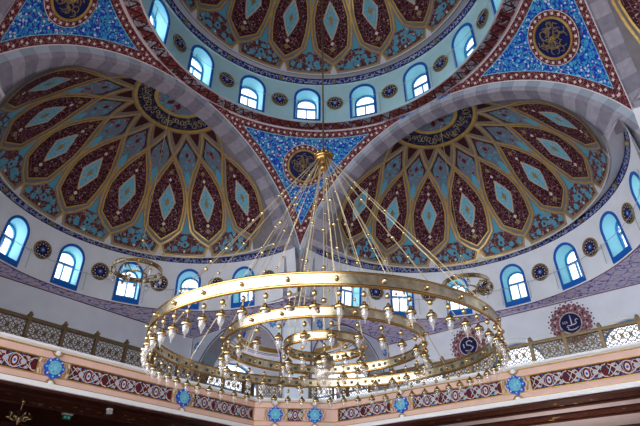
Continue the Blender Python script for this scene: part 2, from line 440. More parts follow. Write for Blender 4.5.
# ------------------------------------------------------------------ pendentives
def pendentive(sx, sy):
    m = MB(); n = 40
    zt0 = sqrt(RP*RP-2)
    def P(x, y, off=0.):
        d2 = x*x+y*y; z = sqrt(max(RP*RP-d2, 0)); k = (RP-off)/RP
        return (sx*x*k, sy*y*k, z*k)
    # body: rows at constant z
    rows = []
    for i in range(n+1):
        z = zt0+(ZT-zt0)*i/n; ro = sqrt(RP*RP-z*z)
        a = math.acos(min(1, 1/ro)); rows.append([P(ro*cos(a+(pi/2-2*a)*j/n), ro*sin(a+(pi/2-2*a)*j/n)) for j in range(n+1)])
    m.grid(rows, 'pendentive_tile', True)
    def edge_strip(p0, p1, mat, off, ztop):
        for swap in (0, 1):
            rr = []
            for i in range(n*2+1):
                row = []
                for p in (p0, p1):
                    rho = sqrt(RP*RP-p*p); a0 = math.acos(p/rho); a1 = math.asin(min(1, ztop/rho))
                    al = a0+(a1-a0)*i/(n*2); y = rho*cos(al)
                    row.append(P(y, p, off) if swap else P(p, y, off))
                rr.append(row)
            m.grid(rr, mat, True)
    def top_strip(z0, z1, mat, off, pin):
        rr = []
        for j in range(n+1):
            row = []
            for z in (z0, z1):
                ro = sqrt(RP*RP-z*z); a = math.acos(min(1, pin/ro)); an = a+(pi/2-2*a)*j/n
                row.append(P(ro*cos(an), ro*sin(an), off))
            rr.append(row)
        m.grid(rr, mat, True)
    edge_strip(1., .996, 'line_white', .002, ZT); edge_strip(.996, .962, 'red_border', .002, ZT-.001)
    edge_strip(.962, .959, 'sky_blue', .0022, ZT-.03)
    top_strip(ZT-.034, ZT-.004, 'red_border', .0025, .975); top_strip(ZT-.037, ZT-.034, 'sky_blue', .0025, .96)
    top_strip(ZT-.004, ZT, 'line_white', .0028, .99)
    # cream flowers along the border
    def flower(p, q, r, mat):
        c = Vector(P(p, q, .004)); nrm = c.normalized(); u = nrm.orthogonal().normalized(); w = nrm.cross(u)
        vs = [c+(u*cos(pi*k/4)+w*sin(pi*k/4))*(r if k % 2 == 0 else r*.55) for k in range(8)]
        m.add(vs, [tuple(range(8))], mat)
    p = .979; rho = sqrt(RP*RP-p*p); a0 = math.acos(p/rho)+.02; a1 = math.asin((ZT-.015)/rho)
    N = int((a1-a0)*rho/.036)
    for i in range(N+1):
        al = a0+(a1-a0)*i/N
        o = .007*(1 if i % 2 else -1)
        flower(p+o*.6, rho*cos(al), .0105, 'cream'); flower(rho*cos(al), p+o*.6, .0105, 'cream')
    z = ZT-.019; ro = sqrt(RP*RP-z*z); a = math.acos(.97/ro)
    for i in range(24):
        an = a+(pi/2-2*a)*(i+.5)/24; flower(ro*cos(an), ro*sin(an), .0105, 'cream')
    return m
for nm, sx, sy in (('wall_pendentive_middle', -1, 1), ('wall_pendentive_left', -1, -1), ('wall_pendentive_right', 1, 1), ('wall_pendentive_rear', 1, -1)):
    struct(pendentive(sx, sy).build(nm))

# calligraphy medallions on the pendentives
def script(rnd, r, n, thick, mb, frame, mat):
    """gold calligraphic loops inside radius r"""
    for k in range(n):
        a = 2*pi*k/n+rnd.uniform(-.3, .3); q = rnd.uniform(.2, .75)*r; pts = []
        cx, cy = q*cos(a), q*sin(a); sw = rnd.choice((-1, 1)); L = rnd.uniform(.18, .34)*r
        for j in range(9):
            t = j/8; b = a+sw*t*rnd.uniform(3.4, 4.6)
            pts.append((cx+L*(1-t*.5)*cos(b), cy+L*(1-t*.5)*sin(b)))
        pts = [(x, y) if x*x+y*y < (r*.93)**2 else (x*.85, y*.85) for x, y in pts]
        mb.tube([frame(x, y, .002) for x, y in pts], thick, mat, 4)
def disc_rows(frame, r0, r1, h0, h1, n=40):
    return [[frame(r*cos(2*pi*k/n), r*sin(2*pi*k/n), h) for k in range(n)] for r, h in ((r0, h0), (r1, h1))]
def medallion(sx, sy, label):
    rp, zp = 1.1589, sqrt(RP*RP-1.1589**2)
    c = Vector((sx*rp/sqrt(2), sy*rp/sqrt(2), zp)); nrm = -c.normalized()
    side = Vector((0, 0, 1)).cross(nrm).normalized(); up = nrm.cross(side)
    c = c+nrm*.016
    def F(x, y, h): return c+side*x+up*y+nrm*h
    t = empty('calligraphy_medallion', c, label, 'medallion', 'pendentive medallions')
    m = MB(); rr = .140
    m.grid(disc_rows(F, rr, rr, -.002, .004)+disc_rows(F, rr-.003, .107, .004, .004), 'red_border', False, True)
    for k in range(22):
        a = 2*pi*k/22; cx, cy = .123*cos(a), .123*sin(a)
        m.add([F(cx+.011*cos(b)*(1 if i % 2 == 0 else .55), cy+.011*sin(b)*(1 if i % 2 == 0 else .55), .0055) for i, b in enumerate([pi*i/4 for i in range(8)])], [tuple(range(8))], 'cream')
    m.grid(disc_rows(F, rr, rr-.003, .005, .0055), 'line_white', False, True)
    m.build('floral_border', t, c)
    m = MB(); m.tube([F(.102*cos(2*pi*k/40), .102*sin(2*pi*k/40), .006) for k in range(40)], .0062, 'gold_paint', 8, True); m.build('gilt_ring', t, c)
    m = MB(); m.add([F(.101*cos(2*pi*k/40), .101*sin(2*pi*k/40), .005) for k in range(40)], [tuple(range(40))], 'navy')
    f = m.build('script_field', t, c)
    m = MB(); script(random.Random(int(sx*3+sy*5+20)), 0.094, 30, .0024, m, lambda x, y, h: F(x, y, h+.005), 'dull_gold'); m.build('gold_script', f, c)
    m = MB(); m.ball(F(0, 0, .008), .014, 'gold_paint', 10, 6); m.ball(F(0, 0, .02), .008, 'brass', 8, 5); m.build('boss', t, c)
medallion(-1, 1, 'round navy medallion with gold script on the central pendentive, behind the chandelier hub')
medallion(-1, -1, 'round navy medallion with gold script on the top left pendentive, cut by the frame')
medallion(1, 1, 'round navy medallion with gold script on the pendentive at the top right')

# ------------------------------------------------------------------ great arches
HS, HR, HZ = 1.089, .880, .198
ZL = .45                       # ledge level at the foot of the half domes
def great_arch(side, dome=True):
    m = MB(); n = 45
    def A(r, ang, d): return sp(side, r*cos(ang), d, r*sin(ang))
    bL = math.asin(ZL/RI); b0L = math.asin((ZL-HZ)/HR)
    def back(b):
        """rear edge of the soffit: the rim of the half dome above the ledge"""
        if not dome: return (RI*cos(b), PT, RI*sin(b))
        if b < bL or b > pi-bL:
            z = RI*sin(b); t = min(abs(RI*cos(b)), .946 if z > ZS else 9); return (math.copysign(t, cos(b)), PT, z)
        h = min(RI-.001, HZ*sin(b)+sqrt(HR*HR-(HZ*cos(b))**2)); return (h*cos(b), HS+.003, h*sin(b))
    for k in range(n):
        lt = k % 2 == 0
        cut = [x for x in (bL, pi-bL) if pi*k/n < x < pi*(k+1)/n]
        lim = [pi*k/n]+cut+[pi*(k+1)/n]
        for a0, a1 in zip(lim[:-1], lim[1:]):
            sub = [a0+1e-5+(a1-a0-2e-5)*j/4 for j in range(5)]
            ro = [min(RA, 1/max(abs(cos(b)), 1e-6)) for b in sub]; ri = [min(RI+.022, o) for o in ro]
            if max(o-i_ for o, i_ in zip(ro, ri)) > 1e-5:
                m.grid([[A(r, b, 1.0) for r, b in zip(ro, sub)], [A(r, b, 1.0) for r, b in zip(ri, sub)]], 'arch_face_light' if lt else 'arch_face_dark', False)
            d0 = [max(1.0, RI*abs(cos(b))) for b in sub]
            rj = [RI+.022 if o > RI+.022 else max(RI, o) for o in ro]
            r1 = [A(r, b, 1.0 if r > RI else d) for r, b, d in zip(rj, sub, d0)]
            r2 = [A(RI, b, d+.008*(o > RI)) for b, d, o in zip(sub, d0, ro)]
            r3 = [sp(side, back(b)[0], back(b)[1], back(b)[2]) for b in sub]
            mid = [tuple((p+q)/2 for p, q in zip(u, v)) for u, v in zip(r2, r3)]
            m.grid([r1, r2, mid, r3], 'voussoir_light' if lt else 'voussoir_dark', False)
    if dome:     # little shelf where the soffit steps in to the half dome
        for sg in (-1, 1):
            y0 = RI*cos(bL); y1 = HR*cos(b0L)
            m.add([sp(side, sg*y0, 1.0, ZL), sp(side, sg*(y0+.03), 1.0, ZL), sp(side, sg*(y0+.03), HS+.03, ZL), sp(side, sg*y1, HS+.03, ZL), sp(side, sg*y1, HS, ZL)], [(0, 1, 2, 3, 4)], 'voussoir_light')
    return m
for sd in ('left', 'right', 'front', 'rear'):
    m = great_arch(sd)
    struct(m.build('wall_arch_%s' % sd), 'great arch of striped grey stone')

# ------------------------------------------------------------------ half domes, half drums, bay soffits
for sd in ('left', 'right', 'front', 'rear'):
    a = SIDES[sd]; az = degrees(a); ux, uy = cos(a), sin(a)
    m = paint_dome((ux*HS, uy*HS), HZ, HR, az, 91.5, None)
    # short stilted part so the shell meets the arch
    struct(m.build('ceiling_half_dome_%s' % sd), 'half dome with maroon lens panels')
    s0, r0, z0, s1, r1, z1 = .018+1, .974, ZS, 1.0297, .945, .425
    def cf(z, ux=ux, uy=uy):
        t = (z-z0)/(z1-z0); s = s0+(s1-s0)*t; return (ux*s, uy*s, r0+(r1-r0)*t)
    m = drum('w', cf, az, range(-3, 4), 90, z0, z1, (.132, .292, .366), '', 'white_plaster', None, .068, extra=((az-92, az-78.75), (az+78.75, az+92)))
    S1 = 1.0297
    rings(m, [(ux*S1, uy*S1, .945, .425), (ux*S1, uy*S1, .947, .426), (ux*S1, uy*S1, .934, .462), (ux*HS, uy*HS, HR*cos(rad(15.5))-.004, .4345)], az-91.5, az+91.5, ['white_plaster', 'band_tile', 'ledge_plaster'], 64)
    for zz, rr in ((.427, .945), (.461, .933)):
        m.tube([circ_pt((ux*S1, uy*S1), rr, az-86+172*j/64, zz) for j in range(65)], .0035, 'navy', 5)
    for k in range(-4, 4):
        b = az+11.25+22.5*k
        m.ball(circ_pt((ux*S1, uy*S1), .938, b, .4435), .0155, 'dull_gold', 8, 5)
        m.ball(circ_pt((ux*S1, uy*S1), .926, b, .4435), .006, 'turquoise', 6, 4)
    # thin string course at the foot of the drum
    m.tube([circ_pt((ux*s0, uy*s0), r0-.002, az-92+184*j/64, ZS+.001) for j in range(65)], .003, 'purple_line', 5)
    struct(m.build('wall_half_drum_%s' % sd), 'white half drum with arched windows')
    # flat patterned soffit between the half-round drum and the rectangular bay
    m = MB(); rows = []
    N = 64
    rect = []; rnd_ = []
    for j in range(N+1):
        b = -pi/2+pi*j/N
        x, y = s0+r0*cos(b), r0*sin(b)          # d, t
        rnd_.append(sp(sd, y, x, ZS))
        k = min((BW-s0)/max(cos(b), 1e-6), 1.035/max(abs(sin(b)), 1e-6))
        rect.append([s0+k*cos(b), k*sin(b)])
    for cb in (-1, 1):
        i = min(range(N+1), key=lambda q: (rect[q][0]-BW)**2+(rect[q][1]-cb*1.035)**2); rect[i] = [BW, cb*1.035]
    m.grid([rnd_, [sp(sd, t, d, ZS-.004) for d, t in rect]], 'purple_tile', False)
    struct(m.build('ceiling_soffit_%s' % sd), 'purple patterned soffit round the half drum')

# ------------------------------------------------------------------ bay walls
AC, AR, AZ = 1.585, .425, -.36       # side arch to the corner bay
def side_wall(sd, sg, arch):
    """wall in the plane t=sg*1.035, d from 1.085 to BW"""
    m = MB(); T = 1.035
    def f(x, z, d): return sp(sd, sg*(T+d), AC+x, z)
    z0, z1 = FLOOR, ZS
    x0, x1 = 1.155-AC, BW-AC
    if not arch:
        m.grid([[f(x, z, 0) for x in (1.085-AC, x1)] for z in (z0, -.6, ZS)], 'pier_paint', False); return m
    out = [(AR*cos(a), AZ+AR*sin(a)) for a in [pi*i/24 for i in range(25)]]
    # wall above and beside the arch
    top = [[f(max(min(x, x1), x0), z, 0) for x, z in out], []]
    up = []
    for x, z in out:
        xx = max(min(x*1.2, x1), x0); up.append(f(xx if abs(x) < AR*.999 else (x1 if x > 0 else x0), ZS, 0))
    m.grid([[f(x, z, 0) for x, z in out], up], 'pier_paint', False)
    m.grid([[f(x0, AZ, 0), f(-AR, AZ, 0)], [f(x0, z0, 0), f(-AR, z0, 0)]], 'pier_paint', False)
    m.grid([[f(AR, AZ, 0), f(x1, AZ, 0)], [f(AR, z0, 0), f(x1, z0, 0)]], 'pier_paint', False)
    # striped arch soffit through the wall
    D = .12
    for i in range(24):
        (xa, za), (xb, zb) = out[i], out[i+1]
        m.add([f(xa, za, 0), f(xb, zb, 0), f(xb, zb, D), f(xa, za, D)], [(0, 1, 2, 3)], 'voussoir_light' if (i//2) % 2 else 'arch_face_dark')
    for sx in (-1, 1):
        m.add([f(sx*AR, AZ, 0), f(sx*AR, AZ, D), f(sx*AR, z0, D), f(sx*AR, z0, 0)], [(0, 1, 2, 3)], 'voussoir_light')
    # purple lining of the arch and of the wall field
    m.tube([f(x*1.03, AZ+(z-AZ)*1.03, -.002) for x, z in out], .0042, 'purple_line', 5)
    m.tube([f(1.165-AC, z, -.002) for z in (-.5, ZS-.012)]+[f(x, ZS-.012, -.002) for x in (-.2, .2, x1-.012)]+[f(x1-.012, z, -.002) for z in (.0, -.5)], .0035, 'purple_line', 5)
    # painted blue flowers in the spandrels
    for fx in (1.245-AC, x1-.065):
        for k in range(8):
            b = 2*pi*k/8
            cxx, czz = fx+.022*cos(b), -.0+.022*sin(b)
            m.add([f(cxx+.012*cos(b+pi*j/3)*(1.2 if j % 3 == 0 else .7), czz+.012*sin(b+pi*j/3)*(1.2 if j % 3 == 0 else .7), -.0015) for j in range(6)], [tuple(range(6))], 'flower_blue')
        m.add([f(fx+.014*cos(pi*j/5), .014*sin(pi*j/5), -.0025) for j in range(10)], [tuple(range(10))], 'sky_blue')
    return m
struct(side_wall('left', -1, True).build('wall_bay_left_inner'), 'pale side wall of the left bay with a striped arch')
struct(side_wall('right', 1, True).build('wall_bay_right_inner'), 'pale side wall of the right bay with a striped arch')
struct(side_wall('left', 1, False).build('wall_bay_left_outer'))
struct(side_wall('right', -1, False).build('wall_bay_right_outer'))
struct(side_wall('front', 1, False).build('wall_bay_front_inner'))
struct(side_wall('front', -1, False).build('wall_bay_front_outer'))

# chamfered pier under the central pendentive
m = MB()
c1, c2 = (-1.155, RI), (-RI, 1.155)
pts = [(-1.0, RI), (-1.155, RI)]
m.grid([[(-1.155, RI, z), (-RI, 1.155, z)] for z in (FLOOR, -.05)], 'pier_paint', False)
m.grid([[(-1.155, RI, -.05), (-RI, 1.155, -.05)], [(-1.12, RI, .0), (-RI, 1.12, .0)], [(-RI-.004, RI+.004, .05), (-RI-.004, RI+.004, .05)]], 'pier_paint', False)
struct(m.build('wall_pier'), 'pale chamfered pier under the central pendentive')

# back walls
m = MB()
m.grid([[(-BW, y, z) for y in (-1.035, 0, 1.035)] for z in (-.5, ZS)], 'white_plaster', False)
m.grid([[(-BW, y, z) for y in (-1.035, 0, 1.035)] for z in (FLOOR, -.5)], 'dark_wood', False)
m.tube([(-BW+.002, y, ZS-.012) for y in (-1.03, 0, 1.03)], .004, 'purple_line', 5)
struct(m.build('wall_left'), 'plain white back wall of the left bay')
m = MB()
wc = [-.76, -.105, .56]
edges = [-1.035, -.43, .23, .89, 1.035]
for i, xc in enumerate(wc):
    x0, x1 = edges[i]-xc, edges[i+1]-xc
    def f(x, z, d, xc=xc): return (xc+x, BW+d, z)
    out = arch_outline(.182, -.49, -.29, -.105)
    hole_panel(m, f, x0, x1, -.5, ZS, out, 'white_plaster', 3)
    w = make_window(f, out, .035, 'bright arched gallery window', 'ledge_white')
m.grid([[(x, BW, z) for x in (.89, 1.035)] for z in (-.5, ZS)], 'white_plaster', False)
m.grid([[(x, BW, z) for x in (-1.035, 1.035)] for z in (FLOOR, -.5)], 'dark_wood', False)
m.tube([(x, BW-.002, ZS-.012) for x in (-1.03, 0, 1.03)], .004, 'purple_line', 5)
for xc in wc:
    m.tube([(xc+.198*cos(pi*j/20), BW-.002, -.29+.198*sin(pi*j/20)) for j in range(21)], .012, 'ledge_white', 6)
struct(m.build('wall_right'), 'white back wall of the right bay with arched windows')
m = MB(); m.grid([[(BW, y, z) for y in (-1.035, 1.035)] for z in (FLOOR, ZS)], 'white_plaster', False); struct(m.build('wall_front'))

# corner bay behind the pier: walls, ceiling and a little painted dome
m = MB()
for f in (lambda x, z, d: (-BW-.1-d, 1.58+x, z), lambda x, z, d: (-1.58+x, BW+.1+d, z)):
    out = arch_outline(.30, -.49, -.22, .04)
    hole_panel(m, f, -.58, .58, -.5, .12, out, 'white_plaster', 3)
    make_window(f, out, .04, 'arched window added to light the corner bay', 'ledge_white')  # added openings that let sky light into the corner bay
m.grid([[(-BW-.1, y, z) for y in (1.0, 2.16)] for z in (FLOOR, -.5)], 'white_plaster', False)
m.grid([[(x, BW+.1, z) for x in (-2.16, -1.0)] for z in (FLOOR, -.5)], 'white_plaster', False)
struct(m.build('wall_corner_bay'), 'pale walls of the corner bay')
m = MB(); cc = (-1.555, 1.555); N = 48; inner = []; outer = []
for j in range(N):
    b = 2*pi*j/N; inner.append((cc[0]+.42*cos(b), cc[1]+.42*sin(b), .118))
    k = .61/max(abs(cos(b)), abs(sin(b))); outer.append((cc[0]+k*cos(b), cc[1]+k*sin(b), .10))
m.grid([inner, outer], 'white_plaster', False, True)
rows = []
for i in range(9):
    t = pi/2*i/8*.98
    rows.append([(cc[0]+.42*cos(t)*cos(2*pi*j/N), cc[1]+.42*cos(t)*sin(2*pi*j/N), .118+.30*sin(t)) for j in range(N)])
m.grid(rows[:1]+[[(x, y, z+.03) for x, y, z in rows[0]]], 'gold_paint', False, True)
m.grid([[(x, y, z+.03) for x, y, z in rows[0]]]+rows[2:], 'blue_wall_tile', True, True)
m.tube(inner, .008, 'gold_paint', 6, True)
for rr in (.46, .49):
    m.tube([(cc[0]+rr*cos(2*pi*j/N), cc[1]+rr*sin(2*pi*j/N), .112) for j in range(N)], .003, 'purple_line', 5, True)
struct(m.build('ceiling_corner_bay'), 'small corner dome painted with blue flowers inside a gold rim')

# ------------------------------------------------------------------ gallery: slab, fascia, underside
CH = .92
def path_pts(side):
    return {'left': [(-GX, -1.6), (-GX, CH)], 'corner': [(-GX, CH), (-CH, GX)], 'right': [(-CH, GX), (1.5, GX)]}[side]
PROF = [  # (offset outward from the fascia plane toward the hall, z, material of the band that ENDS here)
    (-.30, -.487, None), (.022, -.487, 'ledge_white'), (.022, -.497, 'ledge_white'), (.010, -.504, 'ledge_white'),
    (.010, -.5075, 'gold_paint'), (.004, -.509, 'gold_paint'), (.004, -.536, 'pink_paint'), (.008, -.537, 'gold_paint'), (.008, -.5405, 'gold_paint'),
    (0, -.5415, 'gold_paint'), (0, -.6055, 'maroon'), (.008, -.6065, 'gold_paint'), (.008, -.610, 'gold_paint'), (.004, -.611, 'gold_paint'),
    (.004, -.633, 'pink_paint'), (.010, -.634, 'gold_paint'), (.010, -.6375, 'gold_paint'), (.018, -.639, 'ledge_white'), (.018, -.659, 'ledge_white'), (-.02, -.6595, 'ledge_white')]
def fascia(side, panels):
    (xa, ya), (xb, yb) = path_pts(side)
    d = Vector((xb-xa, yb-ya, 0)); L = d.length; d.normalize(); nrm = Vector((d.y, -d.x, 0))   # toward the hall
    m = MB()
    def F(s, o, z): return (xa+d.x*s+nrm.x*o, ya+d.y*s+nrm.y*o, z)
    # mitre the ends of the bands at 22.5 degrees
    k = math.tan(rad(22.5)); ma = k if side in ('corner', 'right') else 0; mb_ = k if side in ('left', 'corner') else 0
    def ends(o, z): return [F(o*ma if ma else 0, o, z), F(L-o*mb_ if mb_ else L, o, z)]
    for i in range(1, len(PROF)):
        o0, z0, _ = PROF[i-1]; o1, z1, mt = PROF[i]
        if i == 1 and side == 'corner': o0 = -.02
        m.grid([ends(o0, z0), ends(o1, z1)], mt, False)
    zc, hh = -.5735, .0305
    for s0, s1 in panels:
        N = max(1, round((s1-s0)/.155)); u = (s1-s0)/N
        def strip(fn, w, mat, o):
            n = 12*N; rr = []
            for j in range(n+1):
                s = s0+(s1-s0)*j/n; z = fn((s-s0)/u)
                s2 = s+.002; z2 = fn((s2-s0)/u); t = Vector((.002, z2-z, 0)).normalized()
                rr.append([F(s-t.y*w, o, z+t.x*w), F(s+t.y*w, o, z-t.x*w)])
            m.grid(rr, mat, False)
        strip(lambda p: zc+hh*.88*cos(2*pi*p), .0019, 'cream', .0010)
        strip(lambda p: zc-hh*.88*cos(2*pi*p), .0019, 'cream', .0014)
        strip(lambda p: zc+hh*.9*cos(4*pi*p+.6), .0014, 'sky_blue', .0018)
        strip(lambda p: zc-hh*.9*cos(4*pi*p+.6), .0014, 'cream', .0020)
        def blob(s, z, rx, rz, mat, o, n=10):
            m.add([F(s+rx*cos(2*pi*j/n), o, z+rz*sin(2*pi*j/n)) for j in range(n)], [tuple(range(n))], mat)
        for i in range(N):
            c = s0+(i+.5)*u
            blob(c, zc, .0185, .0270, 'rose', .0022, 14); blob(c, zc, .0165, .0245, 'maroon', .0024, 14); blob(c, zc, .0095, .016, 'cream', .0028); blob(c, zc, .0055, .0065, 'cobalt', .0032)
            for sg in (-1, 1):
                blob(c+sg*.035, zc, .0120, .012, 'rose', .0026, 8); blob(c+sg*.035, zc+.003, .0055, .006, 'sky_blue', .003, 6); blob(c+sg*.052, zc, .006, .008, 'maroon', .003, 6)
                for zz in (-1, 1):
                    blob(c+sg*.024, zc+zz*.0255, .0042, .0042, 'cobalt', .003, 6)
                    blob(c+sg*.05, zc+zz*.020, .008, .006, 'rose', .0026, 6); blob(c+sg*.044, zc+zz*.023, .004, .004, 'sky_blue', .003, 6)
            for zz in (-1, 1): blob(s0+i*u+.004, zc+zz*.022, .006, .006, 'maroon', .0034, 6)
        for se in (s0-.004, s1+.004):   # gold stops at the panel ends
            m.box_pts = None
            m.add([F(se-.0035, .006, zc-.033), F(se+.0035, .006, zc-.033), F(se+.0035, .006, zc+.033), F(se-.0035, .006, zc+.033)], [(0, 1, 2, 3)], 'gold_paint')
        if side != 'corner' or True:
            pass
    # pink field outside the patterned panels
    segs = []; s = 0.
    for s0, s1 in panels: segs.append((s, s0-.008)); s = s1+.008
    segs.append((s, L))
    for p, q in segs:
        if q-p > .002: m.add([F(p, .0035, -.541), F(q, .0035, -.541), F(q, .0035, -.606), F(p, .0035, -.606)], [(0, 1, 2, 3)], 'pink_paint')
    return m, F, L
# star centres measured along each run
yl = [-.255, .416]; off = 1.6
panL = [(-1.55+off, -.94+off-.0), (-.86+off, -.326+off), (-.184+off, .345+off), (.487+off, .90+off)]
mL, FL, LL = fascia('left', panL); struct(mL.build('trim_1'), 'pink patterned gallery fascia on the left')
mC, FC, LC = fascia('corner', [(.190, .272)])
struct(mC.build('trim_2'), 'pink patterned gallery fascia across the corner')
offr = CH
panR = [(.03, offr-.544), (offr-.402, offr+.074), (offr+.216, offr+.70), (offr+.84, offr+1.30)]
mR, FR, LR = fascia('right', panR); struct(mR.build('trim_3'), 'pink patterned gallery fascia on the right')

def star(F, s, label):
    zc = -.5735; c = Vector(F(s, 0, zc))
    t = empty('star_rosette', c, label, 'rosette', 'star rosettes on the gallery fascia')
    m = MB()
    n = 64; prof = []
    def rad_(a): return .036+.0085*abs(cos(4*a))**.7
    ring = [(rad_(2*pi*k/n)*cos(2*pi*k/n), rad_(2*pi*k/n)*sin(2*pi*k/n)) for k in range(n)]
    m.grid([[F(s+x, .002, zc+z) for x, z in ring], [F(s+x, .013, zc+z) for x, z in ring], [F(s+x*.5, .015, zc+z*.5) for x, z in ring]], 'cobalt', False, True)
    for k in range(8):
        a = 2*pi*k/8; m.add([F(s+.036*cos(a)+.0045*cos(2*pi*j/8), .016, zc+.036*sin(a)+.0045*sin(2*pi*j/8)) for j in range(8)], [tuple(range(8))], 'cream' if k % 2 else 'sky_blue')
    m.build('petal_border', t, c)
    m = MB(); m.add([F(s+.0285*cos(2*pi*k/32)*(1+.05*cos(8*2*pi*k/32)), .0165, zc+.0285*sin(2*pi*k/32)) for k in range(32)], [tuple(range(32))], 'star_tile')
    m.add([F(s+.008*cos(2*pi*k/12), .0175, zc+.008*sin(2*pi*k/12)) for k in range(12)], [tuple(range(12))], 'sky_blue')
    m.build('tile_field', t, c)
    def piece(name, pts, r, mat):
        m = MB(); m.tube(pts, r, mat, 5); m.build(name, t, c)
    for sx in (-1, 1):
        for sz in (-1, 1):
            for q in (.047, .060):
                piece('cream_chip' if q > .05 else 'gilt_chip', [F(s+sx*q, .008, zc+sz*.029), F(s+sx*(q+.004), .008, zc+sz*.013)], [.0034, .0040], 'cream' if q > .05 else 'gold_paint')
        piece('gilt_chevron', [F(s+sx*.050, .010, zc-.012), F(s+sx*.060, .010, zc), F(s+sx*.050, .010, zc+.012)], .0022, 'gold_paint')
    for sz in (-1, 1):
        piece('gilt_bracket', [F(s-.026, .010, zc+sz*.064), F(s-.012, .011, zc+sz*.050), F(s, .012, zc+sz*.0485), F(s+.012, .011, zc+sz*.050), F(s+.026, .010, zc+sz*.064)], .0026, 'gold_paint')
    for sz in (-1, 1):
        m = MB(); m.lathe([(.0001, 0), (.007, .0), (.0115, .0)], (0, 0, 0), 'ledge_white', 10)
        m.v = [F(s+x, .0125+.003*(1-(x*x+y*y)/.00013), zc+sz*.0615+y*.85) for x, y, z in m.v]; m.build('white_boss', t, c)
star(FL, -.255+off, 'blue eight-petalled rosette on the left gallery fascia, the nearest to the picture edge')
star(FL, .416+off, 'blue eight-petalled rosette on the left gallery fascia, under the left rim of the chandelier')
star(FC, LC/2-.112, 'blue eight-petalled rosette at the gallery corner, left of the small red panel')
star(FC, LC/2+.112, 'blue eight-petalled rosette at the gallery corner, right of the small red panel')
star(FR, offr-.473, 'blue eight-petalled rosette on the right gallery fascia, under the chandelier')
star(FR, offr+.145, 'blue eight-petalled rosette on the right gallery fascia, clear of the chandelier')

# slab top + underside with beams
m = MB()
m.box((-BW, -1.6, -.655), (-GX-.02, BW, -.49), 'dark_wood'); m.box((-GX-.02, GX+.02, -.655), (1.5, BW, -.49), 'dark_wood')
m.add([(-GX-.02, CH, -.655), (-CH, GX+.02, -.655), (-GX-.02, GX+.02, -.655)], [(0, 1, 2)], 'dark_wood')
m.add([(-GX-.02, CH, -.49), (-CH, GX+.02, -.49), (-GX-.02, GX+.02, -.49)], [(0, 1, 2)], 'ledge_white')
struct(m.build('floor_gallery'), 'gallery slab')
m = MB()
for a, b, mt, dz in ((GX-.005, 1.275, 'dark_wood', .012), (1.275, 1.29, 'dark_wood', .006), (1.29, 1.385, 'wood_gilded', .003), (1.385, 1.42, 'dark_wood', .010), (1.42, 1.55, 'panel_mauve', .002), (1.55, 1.58, 'dark_wood', .010), (1.58, 1.69, 'wood_gilded', .004), (1.69, 1.73, 'dark_wood', .010), (1.73, 2.06, 'panel_mauve', .002)):
    m.box((-a if 0 else -b, a, -.657-dz), (1.5, b, -.654), mt)
struct(m.build('ceiling_gallery_right'), 'brown and mauve ceiling under the right gallery')
m = MB()
for a, b, mt, dz in ((GX-.005, 1.275, 'dark_wood', .012), (1.275, 1.30, 'dark_wood', .006), (1.30, 1.36, 'dark_wood', .003), (1.36, 1.40, 'dark_wood', .010), (1.40, 1.56, 'wood_gilded', .003), (1.56, 1.61, 'dark_wood', .011), (1.61, 2.06, 'dark_wood', .002)):
    m.box((-b, -1.6, -.657-dz), (-a, b, -.654), mt)
struct(m.build('ceiling_gallery_left'), 'dark carved wooden ceiling under the left gallery')

# ------------------------------------------------------------------ balustrades
def lattice(F, s0, s1, z0, z1, mb):
    rows, cols = 2, 4; w = (s1-s0)/cols; h = (z1-z0)/rows; r = .0017
    for i in range(rows):
        for j in range(cols):
            cx, cz = s0+(j+.5)*w, z0+(i+.5)*h
            R = min(w, h)*.5
            pts = [F(cx+R*cos(pi*k/3+pi/6), 0, cz+R*sin(pi*k/3+pi/6)) for k in range(6)]
            mb.tube(pts, r, 'bronze', 4, True)
            for k in range(6):
                a = pi*k/3+pi/6; mb.tube([F(cx, 0, cz), F(cx+w*.5*cos(a)*1.05, 0, cz+h*.55*sin(a))], r*.85, 'bronze', 4, caps=False)
            mb.tube([F(cx-w/2, 0, cz+h/2), F(cx+w/2, 0, cz-h/2)], r*.8, 'bronze', 4, caps=False)
            mb.tube([F(cx-w/2, 0, cz-h/2), F(cx+w/2, 0, cz+h/2)], r*.8, 'bronze', 4, caps=False)
    zc = (z0+z1)/2
    for j in (1, 2, 3):
        cx = s0+j*w; m2 = [F(cx+.0075*cos(2*pi*k/8), .002, zc+.0075*sin(2*pi*k/8)) for k in range(8)]
        mb.tube([F(cx, -.003, zc), F(cx, .004, zc)], .008, 'bronze', 8)
